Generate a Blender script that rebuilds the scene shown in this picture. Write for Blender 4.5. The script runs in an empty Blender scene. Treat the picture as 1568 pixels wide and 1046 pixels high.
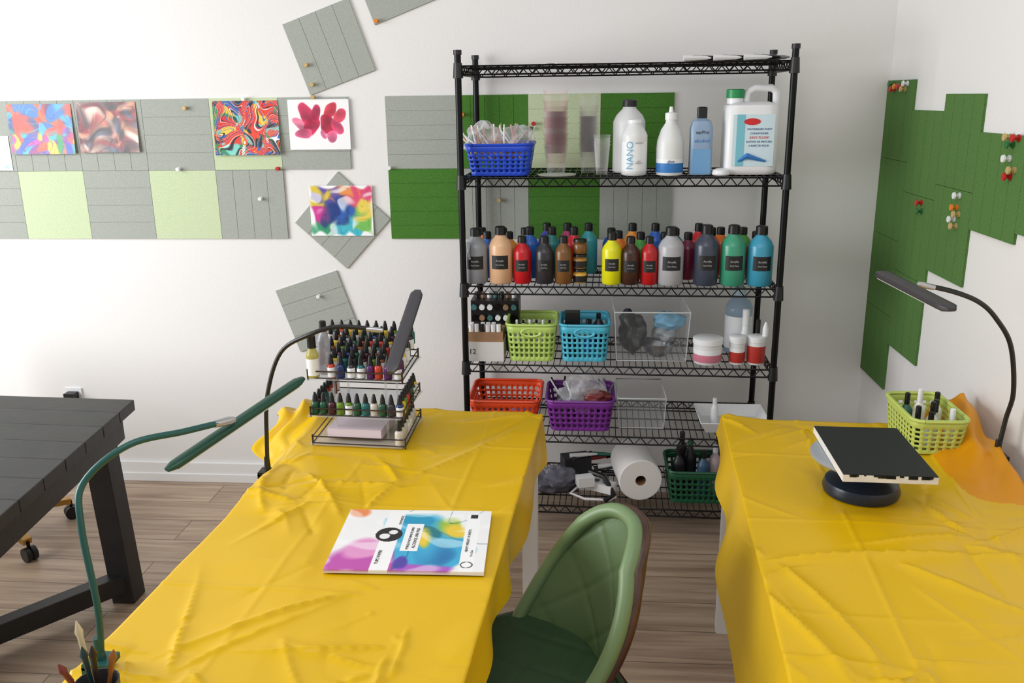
import bpy, math, random
import numpy as np
from mathutils import Vector, Matrix
random.seed(7)
S=bpy.context.scene
def lin(c):
    return tuple(((v/255)/12.92 if v/255<=.04045 else ((v/255+.055)/1.055)**2.4) for v in c[:3])
MATS={}
def mat(name,c,rough=.5,metal=0,var=0,vs=30,bump=0,bs=200,spec=.5,trans=0,coat=0):
    if name in MATS: return MATS[name]
    m=bpy.data.materials.new(name);m.use_nodes=True;nt=m.node_tree;b=nt.nodes['Principled BSDF']
    col=lin(c)+(1,)
    b.inputs['Base Color'].default_value=col;b.inputs['Roughness'].default_value=rough
    b.inputs['Metallic'].default_value=metal;b.inputs['Specular IOR Level'].default_value=spec
    if coat:b.inputs['Coat Weight'].default_value=coat
    tc=nt.nodes.new('ShaderNodeTexCoord')
    if var:
        n=nt.nodes.new('ShaderNodeTexNoise');n.inputs['Scale'].default_value=vs;n.inputs['Detail'].default_value=5
        nt.links.new(tc.outputs['Object'],n.inputs['Vector'])
        r=nt.nodes.new('ShaderNodeValToRGB');r.color_ramp.elements[0].position=.3;r.color_ramp.elements[1].position=.7
        r.color_ramp.elements[0].color=tuple(x*(1-var) for x in col[:3])+(1,)
        r.color_ramp.elements[1].color=tuple(min(1,x*(1+var)) for x in col[:3])+(1,)
        nt.links.new(n.outputs['Fac'],r.inputs['Fac']);nt.links.new(r.outputs['Color'],b.inputs['Base Color'])
    if bump:
        n=nt.nodes.new('ShaderNodeTexNoise');n.inputs['Scale'].default_value=bs;n.inputs['Detail'].default_value=3
        nt.links.new(tc.outputs['Object'],n.inputs['Vector'])
        bp=nt.nodes.new('ShaderNodeBump');bp.inputs['Strength'].default_value=bump;bp.inputs['Distance'].default_value=.002
        nt.links.new(n.outputs['Fac'],bp.inputs['Height']);nt.links.new(bp.outputs['Normal'],b.inputs['Normal'])
    if trans:
        out=nt.nodes['Material Output'];t=nt.nodes.new('ShaderNodeBsdfTranslucent');t.inputs['Color'].default_value=col
        mx=nt.nodes.new('ShaderNodeMixShader');mx.inputs[0].default_value=trans
        nt.links.new(b.outputs[0],mx.inputs[1]);nt.links.new(t.outputs[0],mx.inputs[2]);nt.links.new(mx.outputs[0],out.inputs[0])
    MATS[name]=m;return m
def clear(name,c,op=.2,rough=.08,edge=.35,tint=.3):
    if name in MATS:return MATS[name]
    m=mat(name,c,rough);nt=m.node_tree;b=nt.nodes['Principled BSDF'];out=nt.nodes['Material Output']
    t=nt.nodes.new('ShaderNodeBsdfTransparent');t.inputs['Color'].default_value=tuple(1-tint+tint*x for x in lin(c))+(1,)
    mx=nt.nodes.new('ShaderNodeMixShader')
    lw=nt.nodes.new('ShaderNodeLayerWeight');lw.inputs[0].default_value=.25
    mm=nt.nodes.new('ShaderNodeMath');mm.operation='MULTIPLY_ADD';mm.inputs[1].default_value=edge;mm.inputs[2].default_value=op
    nt.links.new(lw.outputs['Facing'],mm.inputs[0]);nt.links.new(mm.outputs[0],mx.inputs[0])
    nt.links.new(t.outputs[0],mx.inputs[1]);nt.links.new(b.outputs[0],mx.inputs[2]);nt.links.new(mx.outputs[0],out.inputs[0])
    return m
class M:
    def __init__(s): s.v=[];s.f=[];s.m=[];s.sm=[];s.mats=[];s.T=Matrix.Identity(4)
    def mi(s,m):
        if m not in s.mats:s.mats.append(m)
        return s.mats.index(m)
    def add(s,vs,fs,m,smooth=False):
        o=len(s.v);T=s.T
        s.v+= [tuple(T@Vector(v)) for v in vs]
        ml=m if isinstance(m,list) else None
        k=None if ml else s.mi(m)
        for i,f in enumerate(fs):
            s.f.append(tuple(o+j for j in f));s.m.append(s.mi(ml[i]) if ml else k);s.sm.append(smooth)
    def box(s,c,d,m,rz=0,taper=1):
        x,y,z=d[0]/2,d[1]/2,d[2]/2;cs,sn=math.cos(rz),math.sin(rz);vs=[]
        for k in(-1,1):
            t=taper if k<0 else 1
            for a,b in((-1,-1),(1,-1),(1,1),(-1,1)):
                X=a*x*t;Y=b*y*t;vs.append((c[0]+X*cs-Y*sn,c[1]+X*sn+Y*cs,c[2]+k*z))
        s.add(vs,[(0,3,2,1),(4,5,6,7),(0,1,5,4),(1,2,6,5),(2,3,7,6),(3,0,4,7)],m)
    def beam(s,p,q,w,h,m):
        p=Vector(p);q=Vector(q);d=(q-p).normalized();a=Vector((0,0,1)) if abs(d.z)<.9 else Vector((0,1,0))
        r=d.cross(a).normalized();u=r.cross(d);vs=[]
        for e in(p,q):
            for i,j in((-1,-1),(1,-1),(1,1),(-1,1)): vs.append(e+r*i*w/2+u*j*h/2)
        s.add(vs,[(0,3,2,1),(4,5,6,7),(0,1,5,4),(1,2,6,5),(2,3,7,6),(3,0,4,7)],m)
    def rod(s,p,q,r,m,n=6,r2=None):
        s.tube([p,q],[r,r if r2 is None else r2],m,n)
    def tube(s,pts,rs,m,n=8,sx=1,up=None,sq=0):
        pts=[Vector(p) for p in pts]
        if not isinstance(rs,(list,tuple)): rs=[rs]*len(pts)
        vs=[];fs=[];N=len(pts);pr=None
        for i,p in enumerate(pts):
            d=(pts[min(i+1,N-1)]-pts[max(i-1,0)]).normalized()
            if pr is None:
                a=Vector(up) if up else (Vector((0,0,1)) if abs(d.z)<.9 else Vector((1,0,0)))
                r=d.cross(a).normalized()
            else: r=(pr-d*pr.dot(d)).normalized()
            pr=r;u=r.cross(d)
            for k in range(n):
                t=2*math.pi*k/n;ca,sa=math.cos(t),math.sin(t)
                if sq:
                    q=(abs(ca)**sq+abs(sa)**sq)**(-1/sq);ca*=q;sa*=q
                vs.append(p+r*ca*rs[i]*sx+u*sa*rs[i])
        for i in range(N-1):
            for k in range(n):
                a=i*n+k;b=i*n+(k+1)%n;fs.append((a,b,b+n,a+n))
        fs.append(tuple(range(n-1,-1,-1)));fs.append(tuple(range((N-1)*n,N*n)))
        s.add(vs,fs,m,True)
    def lathe(s,prof,c,m,n=20,sx=1,sy=1,cap=True,sq=0):
        vs=[];fs=[];ml=[];cur=m
        for p in prof:
            for k in range(n):
                t=2*math.pi*k/n;a,b=math.cos(t),math.sin(t)
                if sq:
                    q=(abs(a)**sq+abs(b)**sq)**(-1/sq);a*=q;b*=q
                vs.append((c[0]+p[0]*a*sx,c[1]+p[0]*b*sy,c[2]+p[1]))
        for i in range(len(prof)-1):
            if len(prof[i])>2:cur=prof[i][2]
            for k in range(n):
                a=i*n+k;b=i*n+(k+1)%n;fs.append((a,b,b+n,a+n));ml.append(cur)
        if cap:
            fs.append(tuple(range(n-1,-1,-1)));ml.append(m);fs.append(tuple(range((len(prof)-1)*n,len(prof)*n)));ml.append(cur)
        s.add(vs,fs,ml,True)
    def grid(s,fn,nu,nv,m,smooth=True,keep=None):
        vs=[fn(i/nu,j/nv) for j in range(nv+1) for i in range(nu+1)]
        fs=[(j*(nu+1)+i,j*(nu+1)+i+1,(j+1)*(nu+1)+i+1,(j+1)*(nu+1)+i) for j in range(nv) for i in range(nu) if keep is None or keep(i,j)]
        s.add(vs,fs,m,smooth)
    def obj(s,name,loc=None,rz=0,parent=None,bevel=0,solid=0,ang=None):
        me=bpy.data.meshes.new(name)
        off=Vector(loc) if loc else Vector((0,0,0))
        me.from_pydata(s.v,[],s.f)
        for m in s.mats:me.materials.append(m)
        me.polygons.foreach_set('material_index',s.m);me.polygons.foreach_set('use_smooth',s.sm);me.update()
        o=bpy.data.objects.new(name,me);S.collection.objects.link(o);o.location=off;o.rotation_euler=(0,0,rz)
        if parent:o.parent=parent
        if any(s.sm):
            try: me.set_sharp_from_angle(angle=math.radians(40))
            except Exception: pass
        if solid:
            k=o.modifiers.new('s','SOLIDIFY');k.thickness=solid;k.offset=0
        if bevel:
            k=o.modifiers.new('b','BEVEL');k.width=bevel;k.segments=2;k.limit_method='ANGLE'
        return o
def text(parent,body,loc,size,m,rot=(math.pi/2,0,0),name='label_text',ext=.0002):
    c=bpy.data.curves.new(name,'FONT');c.body=body;c.size=size;c.extrude=ext;c.align_x='CENTER';c.align_y='CENTER'
    c.materials.append(m);o=bpy.data.objects.new(name,c);S.collection.objects.link(o);o.location=loc;o.rotation_euler=rot
    if parent:o.parent=parent
    return o
# ---------------- constants
W=3.832;RX=1.242;s=.305
# ---------------- materials
wallm=mat('wall_paint',(231,229,227),.9,bump=.35,bs=90,spec=.2)
white=mat('white_plastic',(232,233,235),.35)
whitep=mat('white_paint',(236,236,236),.45)
black=mat('black_plastic',(14,14,16),.4)
blackm=mat('black_metal',(14,14,16),.35,.6)
clr=clear('clear_plastic',(235,238,240),.05,.08,.3)
FG=mat('felt_grey',(166,170,162),.95,var=.10,vs=180,bump=.5,bs=400,spec=.1)
FL=mat('felt_light_green',(198,211,174),.95,var=.08,vs=180,bump=.5,bs=400,spec=.1)
FD=mat('felt_dark_green',(76,124,52),.95,var=.18,vs=180,bump=.5,bs=400,spec=.1)
FD2=mat('felt_moss_green',(88,124,68),.95,var=.15,vs=180,bump=.5,bs=400,spec=.1)
# ---------------- room
def plane(name,vs,m):
    b=M();b.add(vs,[(0,1,2,3)],m);return b.obj(name)
plane('wall_back',[(-5,W,0),(RX,W,0),(RX,W,3.0),(-5,W,3.0)],wallm)
plane('wall_right',[(RX,W,0),(RX,-1.5,0),(RX,-1.5,3.0),(RX,W,3.0)],wallm)
fm=bpy.data.materials.new('oak_plank_floor');fm.use_nodes=True;nt=fm.node_tree;b=nt.nodes['Principled BSDF']
tc=nt.nodes.new('ShaderNodeTexCoord')
br=nt.nodes.new('ShaderNodeTexBrick');br.inputs['Scale'].default_value=1;br.inputs['Brick Width'].default_value=1.25;br.inputs['Row Height'].default_value=.18
br.inputs['Mortar Size'].default_value=.0018;br.inputs['Mortar Smooth'].default_value=.2;br.offset=.37
br.inputs['Color1'].default_value=(0,0,0,1);br.inputs['Color2'].default_value=(1,1,1,1);br.inputs['Mortar'].default_value=(.5,.5,.5,1)
nt.links.new(tc.outputs['Object'],br.inputs['Vector'])
mp=nt.nodes.new('ShaderNodeMapping');mp.inputs['Scale'].default_value=(1.3,22,1);nt.links.new(tc.outputs['Object'],mp.inputs['Vector'])
ad=nt.nodes.new('ShaderNodeVectorMath');ad.operation='MULTIPLY_ADD';ad.inputs[1].default_value=(7,3,0)
nt.links.new(br.outputs['Color'],ad.inputs[0]);nt.links.new(mp.outputs[0],ad.inputs[2])
nz=nt.nodes.new('ShaderNodeTexNoise');nz.inputs['Scale'].default_value=1.5;nz.inputs['Detail'].default_value=7;nz.inputs['Distortion'].default_value=.8
nt.links.new(ad.outputs[0],nz.inputs['Vector'])
rp=nt.nodes.new('ShaderNodeValToRGB');e=rp.color_ramp.elements;e[0].position=.25;e[0].color=lin((146,121,101))+(1,);e[1].position=.75;e[1].color=lin((206,182,158))+(1,)
nt.links.new(nz.outputs['Fac'],rp.inputs['Fac'])
mx=nt.nodes.new('ShaderNodeMix');mx.data_type='RGBA';mx.blend_type='MULTIPLY';mx.inputs[0].default_value=1
rr=nt.nodes.new('ShaderNodeValToRGB');rr.color_ramp.elements[0].color=(.8,.8,.8,1);rr.color_ramp.elements[1].color=(1,1,1,1)
nt.links.new(br.outputs['Color'],rr.inputs['Fac']);nt.links.new(rp.outputs[0],mx.inputs[6]);nt.links.new(rr.outputs[0],mx.inputs[7])
m2=nt.nodes.new('ShaderNodeMix');m2.data_type='RGBA';m2.inputs[7].default_value=(.1,.075,.06,1)
nt.links.new(br.outputs['Fac'],m2.inputs[0]);nt.links.new(mx.outputs[2],m2.inputs[6]);nt.links.new(m2.outputs[2],b.inputs['Base Color'])
b.inputs['Roughness'].default_value=.42
plane('floor',[(-5,-1.5,0),(RX,-1.5,0),(RX,W,0),(-5,W,0)],fm)
b=M();b.box((-1.88,W-.008,.05),(6.24,.016,.1),whitep);b.box((-1.88,W-.011,.022),(6.24,.022,.044),whitep);b.obj('baseboard_back',bevel=.003)
b=M();b.box((RX-.008,1.16,.05),(.016,5.3,.1),whitep);b.obj('baseboard_right',bevel=.003)
# ---------------- felt tiles
def tile(b,u0,v0,m,g,fn,sz=s,n=4):
    def bx(a0,a1,c0,c1,d0,d1):
        vs=[fn(a,c,d) for d in(d0,d1) for a,c in((a0,c0),(a1,c0),(a1,c1),(a0,c1))]
        b.add(vs,[(0,3,2,1),(4,5,6,7),(0,1,5,4),(1,2,6,5),(2,3,7,6),(3,0,4,7)],m)
    e=.0008
    bx(u0+e,u0+sz-e,v0+e,v0+sz-e,0,.0065)
    if g=='n': bx(u0+e,u0+sz-e,v0+e,v0+sz-e,.006,.009);return
    for i in range(n):
        p=sz/n*i+e;q=sz/n*(i+1)-e
        if g=='h': bx(u0+e,u0+sz-e,v0+p,v0+q,.006,.009)
        else: bx(u0+p,u0+q,v0+e,v0+sz-e,.006,.009)
fb=lambda u,v,d:(u,W-d,v)
fr=lambda u,v,d:(RX-d,W-u,v)
b=M();x0=-2.531;z0=1.19
for k,m,g in[(-2,FL,'n'),(-1,FG,'h'),(0,FL,'n'),(1,FG,'h'),(2,FL,'n'),(3,FG,'v')]: tile(b,x0+k*s,z0,m,g,fb)
for k,m,g in[(-2,FG,'v'),(-1,FG,'v'),(0,FG,'v'),(1,FG,'v'),(2,FG,'h'),(3,FL,'n'),(4,FG,'h')]: tile(b,x0+k*s,z0+s,m,g,fb)
b.obj('felt_tile_board')
b=M();x1=-.843
for k,m in enumerate([FD,FG,FD,FG]): tile(b,x1+k*s,z0,m,'h' if k in(0,2) else 'v',fb,n=5)
for k,m in enumerate([FG,FD,FL,FD]): tile(b,x1+k*s,z0+s,m,'h' if k!=1 else 'v',fb,n=5)
b.obj('felt_tile_board')
for cx,cz,a,g in[(-1.07,2.0,19,'v'),(-.779,2.28,20,'n'),(-1.2,.855,18,'h'),(-1.06,1.27,47,'h')]:
    ca,sa=math.cos(math.radians(a)),math.sin(math.radians(a))
    fn=lambda u,v,d,cx=cx,cz=cz,ca=ca,sa=sa:(cx+u*ca-v*sa,W-d,cz+u*sa+v*ca)
    b=M();tile(b,-s/2,-s/2,FG,g,fn);b.obj('felt_wall_tile')
b=M()
for k,zt,n in[(0,1.835,4),(1,1.725,3),(2,1.782,2),(3,1.667,1),(4,1.70,1)]:
    for i in range(n): tile(b,k*s,zt-(i+1)*s,FD2,'v',fr,n=4)
b.obj('felt_tile_board')
# pins
pc=[mat('pin_beige',(196,168,110),.4),mat('pin_orange',(225,130,30),.4),mat('pin_red',(190,30,30),.4),mat('pin_green',(40,110,50),.4),white]
def pin(p,n,m,r=.009):
    p=Vector(p);n=Vector(n)
    b.tube([p,p+n*.004,p+n*.005,p+n*.016,p+n*.017,p+n*.022],[r*.9,r*.9,r*.45,r*.45,r,r*.9],m,10)
b=M()
for x,z,i in[(-1.72,1.76,0),(-1.78,1.5,4),(-1.42,1.37,4),(-1.17,1.93,0),(-1.15,1.85,0),(-1.19,.93,4),(-.51,1.72,1),(-.21,1.68,2),(-.36,1.36,0),(-.86,2.10,1),(-1.15,1.80,0),(-1.455,1.795,4),(-.835,1.5,4),(-1.33,1.5,2),(-.22,1.66,3),(-.50,1.60,3)]:
    pin((x,W-.009,z),(0,-1,0),pc[i])
b.obj('push_pins')
b=M()
for y,z,i in[(2.68,1.55,2),(2.66,1.57,0),(2.70,1.6,4),(2.69,1.64,3),(2.66,1.66,2),(2.71,1.66,0),(3.01,1.46,4),(3.02,1.42,1),(3.0,1.40,0),(3.03,1.38,4),(3.01,1.36,0),(3.33,1.4,2),(3.32,1.37,3),(3.74,1.80,2),(3.70,1.81,1),(3.66,1.81,2),(3.62,1.80,0),(3.60,1.82,4),(3.76,1.82,3)]:
    pin((RX-.009,y,z),(-1,0,0),pc[i],.012)
b.obj('push_pins')
# ---------------- art via vertex colours
acm=bpy.data.materials.new('printed_artwork');acm.use_nodes=True;nt=acm.node_tree
at=nt.nodes.new('ShaderNodeVertexColor');at.layer_name='Col';nt.links.new(at.outputs[0],nt.nodes['Principled BSDF'].inputs['Base Color']);nt.nodes['Principled BSDF'].inputs['Roughness'].default_value=.35
def nz2(seed,u,v,fr_):
    r=np.random.RandomState(seed);o=0
    for i in range(7):
        a=r.rand()*6.28;f=fr_*(.6+.9*r.rand());o=o+np.sin(f*(u*math.cos(a)+v*math.sin(a))+r.rand()*6.28)
    return o/3.2
def slin(a):
    a=np.clip(a/255.,0,1);return np.where(a<=.04045,a/12.92,((a+.055)/1.055)**2.4)
def cells(seed,u,v,f,k,cols,bias=None):
    F=np.stack([nz2(seed+i*3,u,v,f)+(0 if bias is None else bias[i]) for i in range(len(cols))],-1)*k
    F=np.exp(F-F.max(-1,keepdims=True));F/=F.sum(-1,keepdims=True);return F@np.array(cols,float)
def art(name,origin,U,V,n,cf,curl=0,nu=220,nv=160,thick=.0015):
    u,v=np.meshgrid(np.linspace(0,1,nu+1),np.linspace(0,1,nv+1))
    O=np.array(origin);U=np.array(U);V=np.array(V);n=np.array(n)
    h=thick+curl*((u-.5)**2*2*(1-v)+ .5*(1-v)**2*np.abs(np.sin(3*u)))
    P=O+u[...,None]*U+v[...,None]*V+h[...,None]*n
    vs=P.reshape(-1,3).tolist();N=len(vs)
    idx=np.arange(N).reshape(nv+1,nu+1)
    fs=np.stack([idx[:-1,:-1],idx[:-1,1:],idx[1:,1:],idx[1:,:-1]],-1).reshape(-1,4).tolist()
    bs=(O+u[...,None]*U+v[...,None]*V+(h-thick)[...,None]*n)
    ring=list(idx[0,:])+list(idx[1:,-1])+list(idx[-1,-2::-1])+list(idx[-2:0:-1,0])
    bp=bs.reshape(-1,3);k0=len(vs)
    vs+= [bp[i].tolist() for i in ring];L=len(ring)
    for i in range(L):
        j=(i+1)%L;fs.append([k0+i,k0+j,int(ring[j]),int(ring[i])])
    me=bpy.data.meshes.new(name);me.from_pydata(vs,[],fs);me.materials.append(acm)
    ca=me.color_attributes.new('Col','FLOAT_COLOR','POINT')
    c=slin(cf(u,v)).reshape(-1,3);c=np.vstack([c,np.full((L,3),.8)]);c=np.hstack([c,np.ones((len(c),1))])
    ca.data.foreach_set('color',c.astype(np.float32).ravel())
    o=bpy.data.objects.new(name,me);S.collection.objects.link(o);return o
def warp(u,v,seed,a=.12,f=7):
    for k in range(3):
        u,v=u+a*nz2(seed+k,u,v,f),v+a*nz2(seed+9+k,u,v,f)
    return u,v
def band(t,lo,hi,s_=.04):
    t=np.mod(t,1);return (np.clip((t-lo)/s_,0,1)*np.clip((hi-t)/s_,0,1))[...,None]
def a1(u,v):
    U,V=warp(u*1.35,v,3,.05,9)
    top=cells(70,U,V,11,11,[(228,62,40),(240,95,45),(35,110,185),(50,165,215),(60,35,95),(235,75,50),(30,75,145)],[.5,.2,.5,.1,-.1,.3,.1])
    bot=cells(120,U,V,14,10,[(120,45,140),(45,150,85),(230,200,60),(190,55,160),(55,85,180),(230,85,45),(50,170,190)])
    w=np.clip((v-.36+.1*nz2(8,U,V,9))*7,0,1)[...,None];c=bot*(1-w)+top*w
    t=nz2(77,U,V,9)*1.6;k=band(t,.0,.18)*.6;c=c*(1-k)+cells(90,U,V,12,9,[(240,110,40),(35,55,125),(80,185,220),(220,50,45),(100,45,125)])*k
    return c
def a2(u,v):
    U,V=warp(u*1.2,v,13,.06,9);t2=nz2(53,U,V,24)*.5+.5
    c=cells(160,U,V,14,6,[(120,50,58),(165,130,122),(75,85,105),(195,175,160),(140,45,52),(60,50,55),(190,130,100)])
    t=nz2(57,U,V,10)*1.3;k=band(t,.1,.2,.05)*.7;c=c*(1-k)+np.array([70.,35,40])*k;k=band(t,.6,.66,.04)*.6;c=c*(1-k)+np.array([215.,195,175])*k
    return c*(.7+.5*t2[...,None])
def a3(u,v):
    U,V=warp(u*1.4,v,23,.07,9)
    c=cells(200,U,V,14,26,[(226,52,32),(232,80,38),(35,95,170),(20,20,30),(240,238,230),(40,140,85),(120,205,190),(240,200,60),(26,24,34),(215,40,40)],[.35,0,.15,0,.05,.1,0,-.1,.0,.2])
    t=nz2(210,U,V,9)*1.5
    for lo,hi,col in((.0,.12,(22,22,34)),(.16,.24,(242,240,232)),(.26,.38,(230,60,35)),(.56,.62,(240,185,60)),(.66,.76,(40,105,185))):
        k=band(t,lo,hi,.025);c=c*(1-k)+np.array(col,float)*k
    return c
def blob(u,v,cx,cy,rx,ry,a=0):
    c,q=math.cos(a),math.sin(a);x=(u-cx)*c+(v-cy)*q;y=-(u-cx)*q+(v-cy)*c;return (x/rx)**2+(y/ry)**2
def a4(u,v):
    U,V=warp(u,v,33,.014,16);c=np.full(u.shape+(3,),246.)
    for cx,cy,rx,ry,a,col in[(.22,.50,.10,.22,.9,(228,120,150)),(.30,.70,.11,.24,.35,(205,45,85)),(.38,.48,.12,.20,-.2,(178,32,68)),(.25,.33,.14,.09,.2,(215,85,125)),(.44,.72,.08,.18,-.2,(190,40,80)),(.70,.78,.10,.2,-.35,(212,50,70)),(.64,.5,.13,.22,.3,(185,28,62)),(.84,.66,.09,.16,-.5,(205,60,85)),(.80,.45,.10,.16,.4,(215,70,110)),(.58,.30,.05,.1,.1,(225,110,150)),(.70,.27,.07,.12,-.3,(220,100,140))]:
        d=blob(U,V,cx,cy,rx,ry,a);w=np.clip((1-d)*4,0,.93)[...,None];sh=(.85+.25*np.clip(d,0,1)+.12*nz2(5,U*2,V*2,12))[...,None]
        c=c*(1-w)+np.clip(np.array(col,float)*sh,0,250)*w
    return c
def a5(u,v):
    U,V=warp(u*1.25,v,43,.04,12);k=nz2(57,U,V,15)*.5+.5
    cols=[((50,100,180),.5,.45),((225,200,70),.1,.75),((215,60,150),.08,.4),((60,160,110),.12,.15),((35,60,130),.45,.6),((95,85,170),.25,.8),((70,185,205),.65,.2),((235,210,90),.92,.5),((225,80,120),.75,.85),((120,190,90),.85,.25),((235,150,80),.55,.9),((40,70,120),.35,.35)]
    F=np.stack([-((u-x)**2+(v-y)**2)*9+.4*nz2(300+i,U,V,18) for i,(c_,x,y) in enumerate(cols)],-1)*8
    F=np.exp(F-F.max(-1,keepdims=True));F/=F.sum(-1,keepdims=True);c=F@np.array([q[0] for q in cols],float)
    rg=band(nz2(333,U,V,12)*1.5,.3,.36,.03)*.45;c=c*(1-rg)
    w=np.clip((k-.66)*3,0,.7);edge_=np.clip((np.minimum(np.minimum(u,1-u),np.minimum(v,1-v))+.05*nz2(9,u,v,22)-.01)/.05,0,1)
    w=np.maximum(w,1-edge_)[...,None];return c*(1-w)+248*w
for nm,xl,xr,zb,zt,cf,cu in[('abstract_pour_painting',-2.535,-2.24,1.57,1.785,a1,.02),('abstract_pour_painting',-2.215,-1.945,1.575,1.79,a2,.02),('abstract_pour_painting',-1.6,-1.31,1.56,1.788,a3,.03),('flower_ink_painting',-1.267,-1.0,1.58,1.79,a4,.01),('alcohol_ink_painting',-1.2,-.92,1.205,1.425,a5,.01)]:
    art(nm,(xl,W-.010,zb),(xr-xl,0,0),(0,0,zt-zb),(0,-1,0),cf,cu)
art('ink_swatch_paper',(-2.72,W-.010,1.5),(.17,0,0),(0,0,.15),(0,-1,0),lambda u,v:235-60*np.stack([nz2(1,u,v,9)**2,.2*v,.6*nz2(2,u,v,8)**2],-1)*1.2,nu=40,nv=40)
# ---------------- wire shelf
SR=-.0288;SO=Vector((-.4597,3.342,0))
def sp(i,j,z): return (SO.x+i*math.cos(SR)-j*math.sin(SR),SO.y+i*math.sin(SR)+j*math.cos(SR),z)
TZ=[1.90,1.495,1.08,.762,.468,.155]
b=M();SW,SD=1.2,.44
for i in(0,SW):
    for j in(0,SD):
        b.rod(sp(i,j,.02),sp(i,j,1.945),.0125,blackm,12);b.rod(sp(i,j,1.94),sp(i,j,1.957),.0155,black,12)
        b.rod(sp(i,j,0),sp(i,j,.022),.018,black,12)
        for z in TZ: b.rod(sp(i,j,z-.042),sp(i,j,z+.012),.019,black,12,.0155)
for z in TZ:
    for j in(0,SD):
        b.rod(sp(0,j,z),sp(SW,j,z),.0035,blackm);b.rod(sp(0,j,z-.03),sp(SW,j,z-.03),.0035,blackm)
        n=24
        for k in range(n):
            p=SW/n*k;b.rod(sp(p,j,z),sp(p+SW/n/2,j,z-.03),.0022,blackm,5);b.rod(sp(p+SW/n/2,j,z-.03),sp(p+SW/n,j,z),.0022,blackm,5)
    for i in(0,SW):
        b.rod(sp(i,0,z),sp(i,SD,z),.0035,blackm);b.rod(sp(i,0,z-.03),sp(i,SD,z-.03),.0035,blackm)
        for k in range(9):
            p=SD/9*k;b.rod(sp(i,p,z),sp(i,p+SD/18,z-.03),.0022,blackm,5);b.rod(sp(i,p+SD/18,z-.03),sp(i,p+SD/9,z),.0022,blackm,5)
    for k in range(1,48): b.rod(sp(SW/48*k,0,z+.002),sp(SW/48*k,SD,z+.002),.0018,blackm,5)
    for j in(.11,.22,.33): b.rod(sp(0,j,z-.003),sp(SW,j,z-.003),.003,blackm)
shelf=b.obj('wire_shelving_unit')
e=.005
# ---------------- bottles
def bottle(b,x,y,z,r,h,body,cap=black,label=None,neck=.38,caph=.16,n=18,sq=0,sy=1,lab=(.12,.62)):
    hb=h*(1-caph);nr=r*neck
    sh=hb*.80
    P=[(r*.9,0,body),(r,.006,body)]
    if label: P+=[(r*1.004,sh*lab[0],label),(r*1.004,sh*lab[1]+sh*.2,body)]
    P+=[(r,sh*.96,body),(r*.96,sh,body),(r*.8,sh+(hb-sh)*.4,body),(nr*1.1,hb*.97,body),(nr,hb,cap),(nr*1.15,hb+.001,cap),(nr*1.1,h*.985,cap),(nr*.8,h,cap)]
    b.lathe(P,(x,y,z),body,n,sq=sq,sy=sy)
lblk=mat('bottle_label_black',(22,22,24),.5)
lwht=mat('label_print_white',(190,190,190),.5)
def paint(n,c,rough=.3): return mat('paint_'+n,c,rough)
t3=TZ[2]+e
b=M()
X3=lambda px:-.5+(px-700)*.00256
front=[(733,.046,.215,(142,145,152)),(771,.046,.222,(222,178,138)),(804,.036,.185,(190,22,32)),(838,.036,.185,(48,46,50)),(867,.034,.185,(120,80,40)),
 (940,.038,.20,(222,218,20)),(968,.036,.185,(64,36,26)),(996,.033,.185,(180,24,28)),(1028,.049,.222,(172,172,176)),(1080,.046,.23,(62,68,84)),(1119,.047,.23,(62,150,118)),(1159,.048,.227,(60,150,180))]
lab_=[]
for i,(px,r,h,c) in enumerate(front):
    x=X3(px);y=3.40-.0288*(x+.46);bottle(b,x,y,t3,r,h,paint('f%d'%i,c),black,None,.42,.15)
    def lf(u,v,x=x,y=y,r=r,h=h):
        a=-math.pi/2+(u-.5)*1.5;return (x+(r+.0006)*math.cos(a),y+(r+.0006)*math.sin(a),t3+h*(.27+.24*v))
    b.grid(lf,8,1,lblk);lab_.append((x,y-r-.0012,t3+h*.42,r))
o=b.obj('paint_bottle_row')
for x,y,z,r in lab_:
    text(o,'Acrylic',(x,y,z),r*.24,lwht);text(o,'Fluid Paint',(x,y,z-r*.35),r*.17,lwht)
b=M()
gold=paint('gold',(170,125,60));ly=paint('ochre',(215,170,70))
for i in range(3):
    z=t3+i*.058;m=[ly,gold,paint('bronze',(120,80,40))][i]
    bottle(b,X3(892),3.40,z,.027,.056,m,black,lblk if i<2 else None,.85,.2)
b.obj('stacked_paint_jar')
b=M();cols=[(40,90,170),(235,150,60),(45,100,190),(30,120,120),(200,40,50),(230,120,30),(70,150,60),(40,80,160),(110,30,60),(220,60,60),(190,130,160),(130,30,60),(240,130,60),(120,70,150),(230,200,50),(60,60,160),(180,60,110),(60,160,170)]
k=0
for row,(y,n,off) in enumerate([(3.51,13,.02),(3.62,13,-.01)]):
    for i in range(n):
        x=-.40+i*.088+off+random.uniform(-.006,.006)
        if abs(x-.045)<.03 and row==0: continue
        bottle(b,x,y-.0288*(x+.46),t3,.036,random.choice([.185,.19,.205]),paint('b%d'%(k%18),cols[k%18]),black,None,.42,.16,14);k+=1
b.obj('paint_bottle_row')
b=M();gx=X3(733)-.02;b.tube([(gx,3.35,t3+.10),(gx-.004,3.338,t3+.13),(gx,3.35,t3+.165)],.006,paint('f0',(150,152,158)),8);b.obj('paint_bottle_handle')
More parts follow.
